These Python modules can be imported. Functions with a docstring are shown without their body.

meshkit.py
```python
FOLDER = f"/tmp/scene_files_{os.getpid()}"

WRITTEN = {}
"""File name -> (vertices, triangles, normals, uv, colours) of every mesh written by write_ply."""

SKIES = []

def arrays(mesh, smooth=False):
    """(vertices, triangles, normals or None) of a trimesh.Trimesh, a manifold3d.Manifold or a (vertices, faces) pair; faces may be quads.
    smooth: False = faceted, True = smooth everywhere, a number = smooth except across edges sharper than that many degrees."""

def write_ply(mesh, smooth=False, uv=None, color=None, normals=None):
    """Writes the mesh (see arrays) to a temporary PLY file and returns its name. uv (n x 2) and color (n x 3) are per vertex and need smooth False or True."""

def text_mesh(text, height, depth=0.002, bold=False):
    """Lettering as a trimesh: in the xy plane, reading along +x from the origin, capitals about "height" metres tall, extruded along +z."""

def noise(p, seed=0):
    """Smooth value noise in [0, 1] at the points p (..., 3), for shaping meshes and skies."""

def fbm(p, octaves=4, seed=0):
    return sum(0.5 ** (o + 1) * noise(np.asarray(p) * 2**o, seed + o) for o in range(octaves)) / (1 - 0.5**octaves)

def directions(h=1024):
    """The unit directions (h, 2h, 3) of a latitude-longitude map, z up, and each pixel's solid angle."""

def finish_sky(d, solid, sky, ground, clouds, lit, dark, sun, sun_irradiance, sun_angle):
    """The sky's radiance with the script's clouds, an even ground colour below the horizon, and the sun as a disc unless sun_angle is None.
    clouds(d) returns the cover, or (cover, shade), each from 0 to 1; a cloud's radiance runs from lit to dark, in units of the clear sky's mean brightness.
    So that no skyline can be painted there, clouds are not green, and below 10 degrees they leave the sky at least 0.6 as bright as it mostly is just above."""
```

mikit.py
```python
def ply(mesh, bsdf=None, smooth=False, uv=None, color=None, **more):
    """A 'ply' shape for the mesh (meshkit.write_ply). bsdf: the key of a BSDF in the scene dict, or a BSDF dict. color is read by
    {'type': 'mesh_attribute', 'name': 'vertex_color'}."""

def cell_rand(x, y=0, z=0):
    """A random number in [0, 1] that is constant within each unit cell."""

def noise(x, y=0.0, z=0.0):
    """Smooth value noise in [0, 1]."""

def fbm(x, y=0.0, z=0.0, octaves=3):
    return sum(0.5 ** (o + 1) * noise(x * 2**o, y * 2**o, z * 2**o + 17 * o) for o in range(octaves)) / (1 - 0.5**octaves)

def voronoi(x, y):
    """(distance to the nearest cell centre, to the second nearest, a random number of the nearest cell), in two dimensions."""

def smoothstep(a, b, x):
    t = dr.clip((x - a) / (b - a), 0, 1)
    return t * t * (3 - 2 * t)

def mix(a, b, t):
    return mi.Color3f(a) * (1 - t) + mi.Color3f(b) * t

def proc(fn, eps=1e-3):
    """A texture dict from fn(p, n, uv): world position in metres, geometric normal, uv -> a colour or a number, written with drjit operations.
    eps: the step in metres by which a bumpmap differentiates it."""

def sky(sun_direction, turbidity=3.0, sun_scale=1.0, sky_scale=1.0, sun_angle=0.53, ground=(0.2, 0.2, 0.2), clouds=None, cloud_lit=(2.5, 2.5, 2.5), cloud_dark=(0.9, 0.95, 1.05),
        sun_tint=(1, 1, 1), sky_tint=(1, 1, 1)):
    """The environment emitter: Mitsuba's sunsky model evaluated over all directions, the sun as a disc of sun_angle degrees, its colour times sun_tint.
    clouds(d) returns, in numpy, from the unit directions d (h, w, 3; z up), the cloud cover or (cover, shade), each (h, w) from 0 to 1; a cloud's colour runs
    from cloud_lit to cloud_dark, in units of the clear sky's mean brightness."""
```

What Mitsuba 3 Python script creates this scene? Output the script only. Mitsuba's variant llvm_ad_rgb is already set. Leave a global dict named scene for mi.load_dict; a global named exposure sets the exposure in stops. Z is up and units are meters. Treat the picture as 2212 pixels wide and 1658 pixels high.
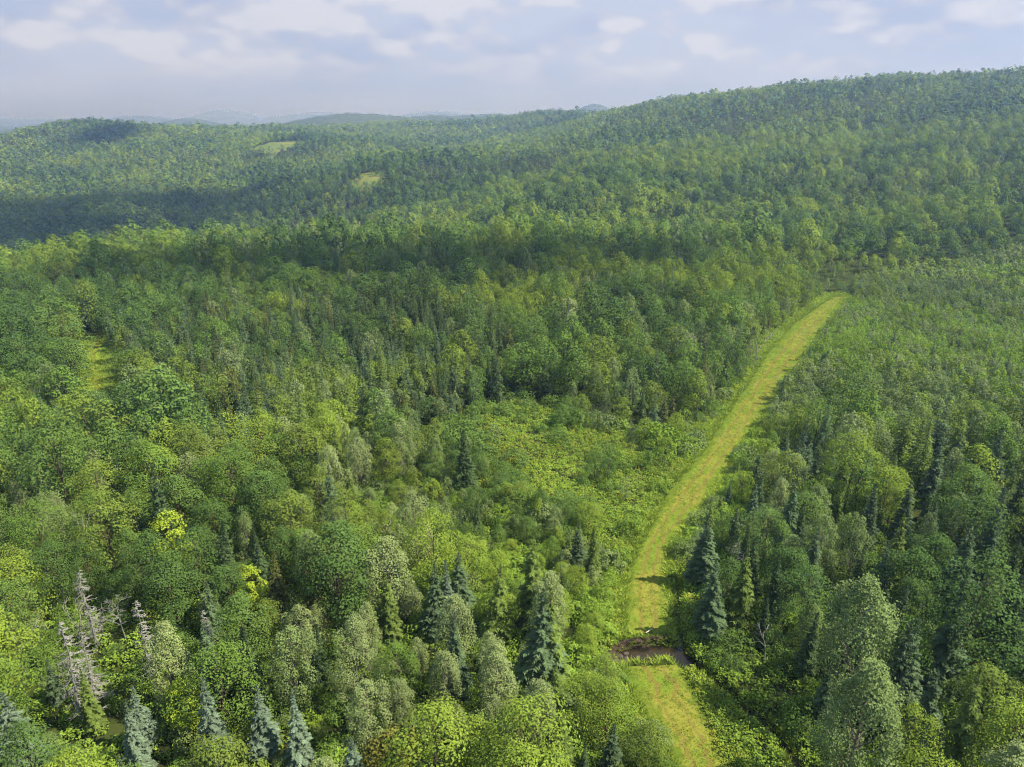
import math
import numpy as np, mitsuba as mi, drjit as dr
import shapely, trimesh
import mikit, meshkit
from mikit import proc, noise, fbm, smoothstep, mix
from scipy.interpolate import RBFInterpolator
from scipy.spatial import cKDTree

T = mi.ScalarTransform4f
scene, labels = {}, {}
# ------------------------------------------------------------------ camera, sky, haze, exposure
H, PITCH, FOV, F = 60.0, 19.9, 70.0, 731.2          # eye height, degrees down, horizontal angle, focal length in px of a 1024 px frame
cp, sp = math.cos(math.radians(PITCH)), math.sin(math.radians(PITCH))
exposure = 3.03
SUN_AZ, SUN_EL = math.radians(98), math.radians(50)
SUN = np.array([math.sin(SUN_AZ) * math.cos(SUN_EL), math.cos(SUN_AZ) * math.cos(SUN_EL), math.sin(SUN_EL)])


def clouds(d):
    up = np.maximum(d[..., 2], 0.0)
    big, small = meshkit.fbm(d * [4.5, 4.5, 9] + 3.1, 3, 4), meshkit.fbm(d * [19, 19, 40] + 9.7, 6, 9)
    puff = np.clip((big * 0.35 + small * 0.65 - 0.465) / 0.11, 0, 1) * np.clip((up - 0.028) / 0.05, 0, 1)
    grey = np.clip((meshkit.fbm(d * [5, 5, 14] + 17, 4, 6) - 0.38) / 0.3, 0, 1)
    veil = 0.94 - 0.45 * np.clip((up - 0.15) / 0.5, 0, 1)
    cover = np.clip(veil + 0.3 * puff, 0, 1)
    return cover, np.clip(0.55 + 0.45 * grey - 0.8 * puff, 0, 1)


scene["sky"] = mikit.sky(SUN.tolist(), turbidity=3.5, clouds=clouds, cloud_lit=(1.0, 1.04, 1.17), cloud_dark=(0.60, 0.70, 0.98), ground=(0.05, 0.07, 0.03))
scene["air"] = {"type": "homogeneous", "albedo": {"type": "rgb", "value": [0.74, 0.80, 0.98]}, "phase": {"type": "hg", "g": 0.6}, "sigma_t": {"type": "rgb", "value": [0.00014, 0.0002, 0.0003]}}
scene["camera"] = {"type": "perspective", "fov": FOV, "near_clip": 0.5, "far_clip": 60000.0,
                   "to_world": T().look_at(origin=[0, 0, H], target=[0, cp, H - sp], up=[0, 0, 1]), "medium": {"type": "ref", "id": "air"}}
scene["haze"] = {"type": "cube", "to_world": T().translate([0, 0, 25]).scale([21000, 21000, 145]), "bsdf": {"type": "null"}, "interior": {"type": "ref", "id": "air"}}
labels["haze"] = {"label": "thin bluish summer haze lying over the forested hills", "category": "haze", "kind": "stuff"}

# ------------------------------------------------------------------ measuring helpers (photo measured at 2212 x 1658)
S = 1024 / 2212


def ray(u, v):
    xc, yc = (np.asarray(u, float) * S - 512) / F, (383.5 - np.asarray(v, float) * S) / F
    return np.stack([xc, cp + yc * sp, -sp + yc * cp], -1)


def at_dist(u, v, d):
    r = ray(u, v)
    return np.array([0, 0, H]) + r * (d / np.hypot(r[0], r[1]))


def G(u, v, z=0.0):
    r = ray(u, v)
    return (r * ((z - H) / r[..., 2])[..., None])[..., :2]


def project(p):
    q = np.asarray(p, float) - [0, 0, H]
    depth = q[..., 1] * cp - q[..., 2] * sp
    return (512 + F * q[..., 0] / depth) / S, (383.5 - F * (q[..., 1] * sp + q[..., 2] * cp) / depth) / S, depth


def poly(pts, z=0.0):
    a = np.array(pts, float)
    return shapely.Polygon(G(a[:, 0], a[:, 1], z))


# ------------------------------------------------------------------ places on the ground
TRAIL_L = [(1797, 634), (1715, 690), (1650, 760), (1600, 840), (1555, 910), (1500, 990), (1440, 1060), (1412, 1120), (1375, 1190), (1350, 1250), (1345, 1310), (1343, 1388)]
TRAIL_R = [(1826, 632), (1790, 690), (1745, 760), (1690, 840), (1637, 910), (1592, 990), (1548, 1060), (1500, 1120), (1455, 1190), (1442, 1250), (1450, 1310), (1460, 1388)]
LOWER_L = [(1338, 1441), (1365, 1520), (1420, 1600), (1458, 1672), (1490, 1760)]
LOWER_R = [(1474, 1437), (1518, 1510), (1568, 1600), (1600, 1672), (1650, 1760)]
SIDE_L = [(196, 735), (192, 765), (194, 800), (200, 850)]
SIDE_R = [(226, 735), (216, 765), (216, 800), (224, 850)]
ring = lambda L, R: poly(list(L) + list(R)[::-1])
trail_poly, lower_poly, side_poly = ring(TRAIL_L, TRAIL_R), ring(LOWER_L, LOWER_R), ring(SIDE_L, SIDE_R)
pond_poly = poly([(1312, 1424), (1335, 1404), (1365, 1396), (1400, 1392), (1440, 1391), (1470, 1396), (1500, 1420), (1510, 1448), (1490, 1446), (1468, 1436), (1447, 1421), (1425, 1419), (1398, 1429), (1372, 1424), (1350, 1433), (1330, 1434)])
STREAM = G(*np.array([(1478, 1240), (1466, 1275), (1460, 1310), (1462, 1350), (1475, 1395), (1508, 1440), (1565, 1490), (1630, 1548), (1692, 1608), (1732, 1668), (1800, 1760)], float).T)
stream_poly = shapely.LineString(STREAM).buffer(0.28)
water_poly = shapely.union(pond_poly, stream_poly)
clearing = poly([(1010, 890), (1130, 865), (1260, 900), (1390, 945), (1500, 930), (1450, 1050), (1380, 1150), (1345, 1230), (1290, 1230), (1230, 1150), (1150, 1150), (1060, 1110), (1000, 1020), (955, 950)])
regrowth = poly([(1835, 655), (1850, 610), (2050, 585), (2420, 560), (2520, 980), (2100, 950), (1900, 965), (1740, 955), (1640, 930), (1700, 830), (1770, 740)])
conifer_zone = poly([(430, 640), (1050, 640), (1130, 740), (1000, 830), (760, 880), (600, 960), (380, 900), (270, 740)], 8)
willow_zone = poly([(470, 1250), (900, 1230), (1180, 1480), (1260, 1760), (300, 1800), (330, 1400)], 6)
thicket = poly([(700, 1130), (900, 1000), (1010, 1060), (1250, 1200), (1330, 1270), (1300, 1420), (1100, 1300), (900, 1200)], 3)
sunny_gap = poly([(310, 1350), (360, 1345), (365, 1430), (320, 1440)])
meadow_a = shapely.Point(*at_dist(800, 386, 800)[:2]).buffer(1)
meadow_a = shapely.affinity.scale(meadow_a, 18, 30)
meadow_b = shapely.affinity.scale(shapely.Point(*at_dist(608, 316, 1300)[:2]).buffer(1), 42, 68)
earth_patch = shapely.affinity.scale(shapely.Point(*G(708, 1235)).buffer(1), 2.6, 4.5)


def inside(g, x, y):
    shapely.prepare(g)
    return shapely.contains_xy(g, x, y)


def dist_to(g, x, y):
    return shapely.distance(g, shapely.points(x, y))


# ------------------------------------------------------------------ terrain
CTRL = [  # u, v, horizontal distance, height of the canopy above the ground
    (1100, 490, 400, 12), (600, 530, 430, 12), (0, 575, 460, 12), (300, 545, 440, 12), (1500, 470, 400, 12), (1900, 480, 400, 10), (2200, 500, 380, 8),
    (1100, 462, 520, 12), (600, 500, 750, 12), (0, 540, 800, 12), (300, 450, 930, 12), (0, 400, 1200, 12), (300, 370, 1250, 12), (600, 420, 860, 12), (800, 386, 800, 0),
    (0, 330, 1500, 12), (120, 261, 1750, 12), (30, 284, 1750, 12), (0, 294, 1750, 12), (-80, 310, 1750, 12), (10, 296, 1900, 12), (200, 265, 1820, 12), (300, 268, 1850, 12), (420, 272, 1800, 12), (608, 316, 1300, 0), (610, 290, 1600, 12), (700, 270, 2000, 12),
    (900, 266, 2200, 12), (900, 300, 1500, 12), (950, 340, 1050, 12), (900, 400, 760, 12), (1100, 277, 1700, 12), (1100, 300, 1350, 12), (1150, 350, 800, 12), (1150, 400, 640, 12),
    (1300, 240, 1500, 12), (1400, 227, 1300, 12), (1400, 300, 850, 12), (1400, 400, 580, 12), (1650, 192, 1200, 12), (1900, 167, 1150, 12), (2200, 157, 1100, 12), (2600, 150, 1100, 12),
    (1900, 250, 850, 12), (1900, 330, 650, 12), (1900, 420, 480, 12), (2200, 250, 800, 12), (2200, 340, 600, 12), (2200, 430, 430, 11), (2600, 250, 800, 12), (2600, 430, 430, 10)]
_k = []
for u, v, d, hc in CTRL:
    p = at_dist(u, v, d)
    _k.append((p[0], p[1], p[2] - hc))
for x, y in [(-40, 20), (0, 0), (60, 20), (-90, 60), (-40, 80), (0, 80), (40, 80), (100, 60), (-120, 150), (-60, 140), (0, 150), (60, 150), (120, 150), (20, 210), (80, 215), (130, 240), (60, 270), (200, 220), (-60, 230), (0, 250), (-140, 230)]:
    _k.append((x, y, 0.0))
for az, d, z in [(2, 1800, 60), (10, 1900, 50), (20, 1900, 60), (33, 1900, 70), (45, 1500, 90), (-10, 2600, 10), (-20, 2600, 0), (-33, 2500, -30), (0, 2700, 20), (15, 2700, 10), (30, 2700, 10), (45, 2700, 10),
                 (-50, 1200, -30), (-50, 500, -10), (60, 800, 40), (60, 300, 5), (-60, 2600, -20), (80, 2600, 0), (-90, 400, 0), (90, 400, 10), (180, 400, 0), (180, 2600, 0), (135, 1500, 0), (-135, 1500, 0), (-90, 2600, 0), (110, 2600, 0)]:
    _k.append((d * math.sin(math.radians(az)), d * math.cos(math.radians(az)), z))
for u, v, d, dz in [(100, 566, 500, -20), (450, 538, 480, -20), (700, 520, 470, -17), (900, 505, 460, -15), (1100, 490, 455, -13), (1300, 478, 450, -12), (1500, 470, 450, -9)]:
    p = at_dist(u, v, d)          # the dip hidden behind the first ridge
    _k.append((p[0], p[1], p[2] - 12 + dz))
_k = np.array(_k)
_rbf = RBFInterpolator(_k[:, :2] / 500, _k[:, 2], smoothing=0.005, kernel="thin_plate_spline")
FAR_HILLS = []  # x, y, half width across the view, half depth, height


def far_hill(u, v, d, half_px, depth, base):
    p = at_dist(u, v, d)
    FAR_HILLS.append((p[0], p[1], half_px * S / F * d, depth, p[2] - base))


far_hill(770, 246, 3300, 150, 350, 0)
far_hill(940, 250, 3500, 120, 350, 0)
far_hill(1060, 246, 4000, 150, 350, 0)
far_hill(1285, 226, 4600, 55, 400, 0)
far_hill(1230, 240, 4300, 90, 400, 0)
far_hill(405, 258, 5200, 55, 500, 0)
far_hill(300, 250, 9000, 75, 900, 0)
far_hill(480, 238, 15000, 60, 1500, 0)
far_hill(60, 256, 12500, 130, 1200, 0)
far_hill(940, 240, 10500, 90, 900, 0)
far_hill(700, 244, 13000, 120, 1200, 0)


def ground_z(x, y, fine=True):
    x, y = np.asarray(x, float), np.asarray(y, float)
    shp = x.shape
    x, y = x.ravel(), y.ravel()
    r = np.hypot(x, y)
    z = np.zeros(len(x))
    near = r < 3400
    if near.any():
        q = np.stack([x[near], y[near]], -1) / 500
        z[near] = np.concatenate([_rbf(q[i:i + 50000]) for i in range(0, len(q), 50000)])
    t = np.clip((r - 2500) / 900, 0, 1)
    z = z * (1 - t * t * (3 - 2 * t))
    far = r > 2300
    for hx, hy, w, dp, hh in FAR_HILLS:
        az0 = math.atan2(hx, hy)
        rr, lat = r[far] - math.hypot(hx, hy), (np.arctan2(x[far], y[far]) - az0) * math.hypot(hx, hy)
        z[far] = np.maximum(z[far], hh * np.exp(-((rr / dp) ** 2) - (lat / w) ** 2 * 0.7))
    p = np.stack([x, y, 0 * x], -1)
    k = np.clip(r / 500, 0, 1)
    z += (meshkit.fbm(p / 130 + 7.3, 3, 11) - 0.5) * (3 + 14 * k)
    near = (r < 260)
    z[near] += 0.25 * (meshkit.fbm(p[near] / 9, 2, 5) - 0.5)
    wet = (np.abs(x - 20) < 40) & (y > 20) & (y < 130)
    if wet.any():
        d = dist_to(water_poly, x[wet], y[wet])
        t = np.clip(1 - d / 0.9, 0, 1)
        z[wet] -= 1.15 * t * t * (3 - 2 * t)
    return z.reshape(shp)


# ------------------------------------------------------------------ materials
PAL = [  # linear albedo: 0-6 broadleaf, 7-8 aspen/willow, 9-13 conifer, 14-17 ground plants, 18 rusty, 19-23 bark
    (0.060, 0.116, 0.020), (0.094, 0.150, 0.018), (0.038, 0.078, 0.020), (0.150, 0.225, 0.016), (0.072, 0.114, 0.019), (0.056, 0.108, 0.024), (0.15, 0.19, 0.03),
    (0.084, 0.132, 0.046), (0.106, 0.152, 0.060),
    (0.044, 0.078, 0.040), (0.030, 0.056, 0.024), (0.054, 0.090, 0.020), (0.064, 0.104, 0.076), (0.050, 0.064, 0.020),
    (0.092, 0.165, 0.020), (0.128, 0.195, 0.022), (0.165, 0.195, 0.024), (0.17, 0.205, 0.02),
    (0.105, 0.115, 0.022), (0.085, 0.070, 0.052), (0.16, 0.15, 0.13), (0.45, 0.43, 0.39), (0.20, 0.215, 0.21), (0.15, 0.135, 0.125)]
NP_ = len(PAL)


def palette(uv):
    i = dr.floor(uv.x * NP_)
    c = mi.Color3f(*PAL[0])
    for k in range(1, NP_):
        c = dr.select(i > k - 0.5, mi.Color3f(*PAL[k]), c)
    return c


def leaf_color(p, n, uv):
    c = palette(uv)
    t = noise(p.x * 0.11, p.y * 0.11, p.z * 0.05)
    w = noise(p.x * 0.02 + 5, p.y * 0.02, 0)
    c = c * (1.68 * (0.55 + 0.9 * uv.y) * (0.8 + 0.4 * t))
    c = mix(c, mi.Color3f(mi.luminance(c)) * mi.Color3f(1.02, 1.0, 0.86), 0.06)
    warm = mi.Color3f(1.08, 1.01, 0.85)
    return mix(c, c * warm, smoothstep(0.35, 0.8, w) * 0.4)


scene["foliage"] = {"type": "principledthin", "base_color": proc(leaf_color), "roughness": 0.6, "diff_trans": 0.42}


def bark_color(p, n, uv):
    return palette(uv) * (0.6 + 0.8 * fbm(p.x * 6, p.y * 6, p.z * 1.5))


scene["bark"] = {"type": "twosided", "bsdf": {"type": "diffuse", "reflectance": proc(bark_color)}}


def floor_color(p, n, uv):
    a = fbm(p.x * 0.6, p.y * 0.6, 0, octaves=4)
    b = noise(p.x * 0.06, p.y * 0.06, 3)
    c = mix((0.020, 0.030, 0.010), (0.042, 0.062, 0.016), smoothstep(0.35, 0.65, a))
    return mix(c, (0.030, 0.036, 0.015), smoothstep(0.55, 0.85, b) * 0.5)


scene["forest_floor"] = {"type": "diffuse", "reflectance": proc(floor_color)}


def far_color(p, n, uv):
    a = noise(p.x * 0.12, p.y * 0.12, 0)
    b = noise(p.x * 0.006, p.y * 0.006, 3)
    return mix(mi.Color3f(0.030, 0.050, 0.020), mi.Color3f(0.060, 0.085, 0.024), 0.6 * a + 0.4 * b)


scene["far_forest"] = {"type": "diffuse", "reflectance": proc(far_color)}


def trail_color(p, n, uv):
    a = fbm(p.x * 2.2, p.y * 2.2, 0, octaves=4)
    b = fbm(p.x * 0.35, p.y * 0.35, 4, octaves=3)
    c = mix((0.105, 0.168, 0.021), (0.158, 0.178, 0.032), smoothstep(0.3, 0.7, b))
    c = mix(c, (0.070, 0.100, 0.014), smoothstep(0.5, 0.75, a) * 0.7)
    edge = smoothstep(0.24, 0.44, dr.abs(uv.x - 0.54) + (a - 0.5) * 0.3 + (b - 0.5) * 0.3)
    c = mix(c, (0.075, 0.125, 0.016), edge * 0.85)
    rut = smoothstep(0.055, 0.02, dr.abs(dr.abs(uv.x - 0.5) - 0.13) + (b - 0.5) * 0.08)
    return mix(c, (0.135, 0.115, 0.035), rut * 0.7)


scene["mown_grass"] = {"type": "diffuse", "reflectance": proc(trail_color)}


def meadow_color(p, n, uv):
    a = fbm(p.x * 0.07, p.y * 0.07, 0, octaves=5)
    return mix((0.080, 0.135, 0.026), (0.135, 0.160, 0.042), smoothstep(0.35, 0.65, a))


scene["meadow_grass"] = {"type": "diffuse", "reflectance": proc(meadow_color)}


def soil_color(p, n, uv):
    a = fbm(p.x * 3, p.y * 3, p.z * 3, octaves=4)
    return mix((0.016, 0.013, 0.010), (0.060, 0.047, 0.034), smoothstep(0.35, 0.7, a))


scene["wet_soil"] = {"type": "principled", "base_color": proc(soil_color), "roughness": 0.9, "specular": 0.15}


def water_color(p, n, uv):
    a = fbm(p.x * 0.7, p.y * 0.7, 2, octaves=3)
    return mix((0.010, 0.010, 0.008), (0.026, 0.021, 0.012), smoothstep(0.4, 0.62, a))


scene["muddy_water"] = {"type": "bumpmap", "arbitrary": proc(lambda p, n, uv: 0.012 * fbm(p.x * 1.8, p.y * 1.8, 0)), "scale": 1.0,
                        "bsdf": {"type": "principled", "base_color": proc(water_color), "roughness": 0.1, "specular": 0.3}}


def stone_color(p, n, uv):
    a = fbm(p.x * 5, p.y * 5, p.z * 5)
    return mix((0.030, 0.029, 0.027), (0.11, 0.10, 0.092), a)


scene["stone"] = {"type": "diffuse", "reflectance": proc(stone_color)}


# ------------------------------------------------------------------ mesh building
class Mesh:
    def __init__(self):
        self.v, self.f, self.t, self.n = [], [], [], 0

    def add(self, v, f, pal, val):
        v = np.asarray(v, float)
        self.v.append(v)
        self.f.append(np.asarray(f, int) + self.n)
        t = np.empty((len(v), 2))
        t[:, 0], t[:, 1] = (pal + 0.5) / NP_, val
        self.t.append(t)
        self.n += len(v)

    def data(self):
        return np.vstack(self.v), np.vstack(self.f), np.vstack(self.t)

    def ply(self, bsdf, smooth=False, recolor=None):
        v, f, t = self.data()
        if recolor:
            t = t.copy()
            k = np.floor(t[:, 0] * NP_).astype(int)
            for a, b in recolor.items():
                t[k == a, 0] = (b + 0.5) / NP_
        return mikit.ply((v, f), bsdf, smooth, uv=t)


def unit(a):
    return a / np.maximum(np.linalg.norm(a, axis=-1, keepdims=True), 1e-9)


def leaves(m, rng, c, nrm, L, W, pal, val, tri=False):
    """Leaf sprays as small folded rhombi (or single triangles, far off)."""
    k = len(c)
    a = unit(np.cross(nrm, rng.normal(size=(k, 3))))
    b = np.cross(nrm, a)
    L = (L * rng.uniform(0.65, 1.3, k))[:, None]
    W = (W * rng.uniform(0.65, 1.3, k))[:, None]
    if tri:
        v = np.stack([c - a * L * 0.5 - b * W * 0.5, c + a * L * 0.6, c - a * L * 0.4 + b * W * 0.55], 1)
        f = np.arange(3 * k).reshape(k, 3)
        m.add(v.reshape(-1, 3), f, np.repeat(np.broadcast_to(pal, k), 3), np.repeat(val, 3))
        return
    v = np.stack([c - a * L * 0.5, c + b * W * 0.5 + nrm * W * 0.18, c + a * L * 0.5, c - b * W * 0.5 + nrm * W * 0.18], 1)
    i = np.arange(k)[:, None] * 4
    f = np.vstack([i + [0, 1, 2], i + [0, 2, 3]])
    m.add(v.reshape(-1, 3), f, np.repeat(np.broadcast_to(pal, k), 4), np.repeat(val, 4))


def tube(m, pts, rad, sides, pal, rng):
    p = np.asarray(pts, float)
    rad = np.broadcast_to(rad, (len(p),)).astype(float)
    t = unit(np.gradient(p, axis=0))
    a = unit(np.cross(t, np.where(np.abs(t[:, 2:]) < 0.9, [0, 0, 1.0], [1.0, 0, 0])))
    b = np.cross(t, a)
    g = np.arange(sides) * 2 * np.pi / sides
    v = (p[:, None] + rad[:, None, None] * (np.cos(g)[None, :, None] * a[:, None] + np.sin(g)[None, :, None] * b[:, None])).reshape(-1, 3)
    i, j = np.meshgrid(np.arange(len(p) - 1), np.arange(sides), indexing="ij")
    q = np.stack([i * sides + j, i * sides + (j + 1) % sides, (i + 1) * sides + (j + 1) % sides, (i + 1) * sides + j], -1).reshape(-1, 4)
    m.add(v, np.vstack([q[:, [0, 1, 2]], q[:, [0, 2, 3]]]), pal, 0.5)


def broadleaf(seed, h, r, base, p, q, nclump, nleaf, L, W, lod, pal=0, bark=19, csize=0.33, tall=0.8, upright=0.0, limbs=True):
    """Crown of leaf sprays gathered in boughs, and a tapered trunk with limbs running to the boughs."""
    rng = np.random.default_rng(seed)
    crown, trunk = Mesh(), Mesh()
    z0 = h * base
    lean = rng.normal(0, 0.03, 2)
    ctr, ph = [], rng.uniform(0, 6.28, 2)
    for i in range(nclump):
        t = ((i + rng.uniform(0.2, 0.8)) / nclump) ** 0.85
        a = i * 2.39996 + rng.uniform(-0.5, 0.5)
        R = r * math.sin(math.pi * min(max(t, 0.02) ** p, 0.985)) ** q * (1 + 0.22 * math.sin(2 * a + ph[0]) + 0.16 * math.sin(3 * a + ph[1] + 4 * t))
        k = rng.uniform(0.5, 0.86) if i < nclump - 1 else 0.1
        s = r * csize * rng.uniform(0.55, 1.35) * (0.8 if t > 0.85 else 1)
        zz = z0 + (h - z0) * (0.06 + 0.88 * t)
        ctr.append((R * k * math.cos(a) + lean[0] * zz, R * k * math.sin(a) + lean[1] * zz, zz, s))
    ctr = np.array(ctr)
    which = rng.choice(nclump, nleaf, p=ctr[:, 3] ** 2 / (ctr[:, 3] ** 2).sum())
    c = ctr[which]
    out = unit(np.concatenate([c[:, :2] - lean * c[:, 2:3], (c[:, 2:3] - (z0 + 0.45 * (h - z0))) * 0.6], 1) + 1e-6)
    d = unit(unit(rng.normal(size=(nleaf, 3))) + 0.45 * out + [0, 0, 0.35])
    rad = rng.uniform(0.7, 1.08, nleaf) * np.where(rng.random(nleaf) < 0.12, 0.6, 1) * np.where(rng.random(nleaf) < 0.09, 1.3, 1)
    pos = c[:, :3] + d * (c[:, 3] * rad)[:, None] * [1, 1, tall]
    nrm = unit(d * (0.9 if lod < 2 else 0.65) + out * (0.15 if lod < 2 else 0.6) + np.array([0, 0, 0.3]) + rng.normal(size=(nleaf, 3)) * (0.28 if lod < 2 else 0.2) + upright * rng.normal(size=(nleaf, 3)) * [1, 1, 0.1])
    bough = rng.uniform(-0.13, 0.13, nclump)
    val = np.clip(0.5 + bough[which] + rng.normal(0, 0.10, nleaf), 0.05, 1.1)
    leaves(crown, rng, pos, nrm, L, W, pal, val, tri=lod >= 2)
    tr = max(0.05, 0.014 * h)
    zs = np.linspace(0, h * 0.85, 6)
    tube(trunk, np.stack([lean[0] * zs + 0.05 * np.sin(zs), lean[1] * zs, zs], -1), np.linspace(tr, tr * 0.2, 6), 6 if lod == 0 else 3, bark, rng)
    if limbs and lod == 0:
        for cx, cy, cz, s in ctr[:: 2]:
            zb = max(z0 * 0.7, cz - 1.1 * math.hypot(cx, cy) - 0.3)
            s0, s1 = np.array([lean[0] * zb, lean[1] * zb, zb]), np.array([cx, cy, cz])
            tube(trunk, [s0, (s0 * 0.5 + s1 * 0.5) + [0, 0, 0.15], s1], [tr * 0.35, tr * 0.24, tr * 0.1], 3, bark, rng)
    return crown, trunk


def conifer(seed, h, r, nwhorl, nb, nshoot, lod, pal=9, bark=19, power=0.85, droop=0.25, base=0.06, double=False, spread=0.6):
    rng = np.random.default_rng(seed)
    crown, trunk = Mesh(), Mesh()
    tris, vals = [], []
    for w in range(nwhorl):
        t = (w + rng.uniform(-0.3, 0.3)) / (nwhorl - 1)
        t = min(max(t, 0), 0.985)
        z = h * (base + (0.985 - base) * t)
        L0 = r * (1 - t) ** power * (0.75 + 0.25 * min(1, t * 6)) + 0.12
        n = max(4, int(round(nb * (0.55 + 0.45 * (1 - t)))))
        for k in range(n):
            a = (k + rng.uniform(-0.35, 0.35)) * 2 * math.pi / n + w * 1.1
            if rng.random() < 0.07:
                continue
            L = L0 * rng.uniform(0.6, 1.15) * (1 + 0.13 * math.sin(2 * a + seed))
            ca, sa = math.cos(a), math.sin(a)
            dz = -droop * L * rng.uniform(0.5, 1.4) + (0.45 * L if t > 0.85 else 0)
            o, e = np.array([0, 0, z + rng.uniform(-0.1, 0.1)]), np.array([L * ca, L * sa, z + dz])
            side = np.array([-sa, ca, 0])
            v = rng.normal(0.5, 0.17)
            wd = (0.22 + 0.12 * rng.random()) * L + 0.07
            if lod >= 2:
                tris.append([o - side * wd * 0.9, e, o + side * wd * 0.9 + [0, 0, 0.1]])
                vals.append(v)
                continue
            for s in np.linspace(0.25, 0.85, nshoot):
                m_ = o + (e - o) * s + [0, 0, 0.10 * L * math.sin(math.pi * s)]
                for sg in (-1, 1):
                    tip = m_ + (e - o) * spread * 0.55 * (1.1 - 0.4 * s) + side * sg * wd * (1.25 - 0.7 * s) + [0, 0, rng.normal(-0.06, 0.06)]
                    b0, b1 = m_ - (e - o) * 0.16, m_ + (e - o) * 0.16 + [0, 0, rng.normal(0.03, 0.05)]
                    tris.append([b0, tip, b1] if sg > 0 else [b1, tip, b0])
                    vals.append(v - 0.08 + 0.22 * s + rng.normal(0, 0.15))
            m_ = o + (e - o) * 0.72
            tris.append([m_ - side * 0.1 * L, e + (e - o) * 0.08, m_ + side * 0.1 * L + [0, 0, 0.05]])
            vals.append(v + 0.15)
    tris.append([[-0.1, 0, h * 0.95], [0, 0, h * 1.02], [0.1, 0, h * 0.95]])
    tris.append([[0, -0.1, h * 0.95], [0, 0, h * 1.02], [0, 0.1, h * 0.95]])
    vals += [0.6, 0.6]
    v = np.array(tris, float)
    crown.add(v.reshape(-1, 3), np.arange(3 * len(v)).reshape(-1, 3), pal, np.repeat(np.clip(vals, 0.05, 1.1), 3))
    zs = np.linspace(0, h * 0.97, 5)
    tube(trunk, np.stack([0 * zs, 0 * zs, zs], -1), np.linspace(0.015 * h, 0.015, 5), 5 if lod == 0 else 3, bark, rng)
    return crown, trunk


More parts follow.
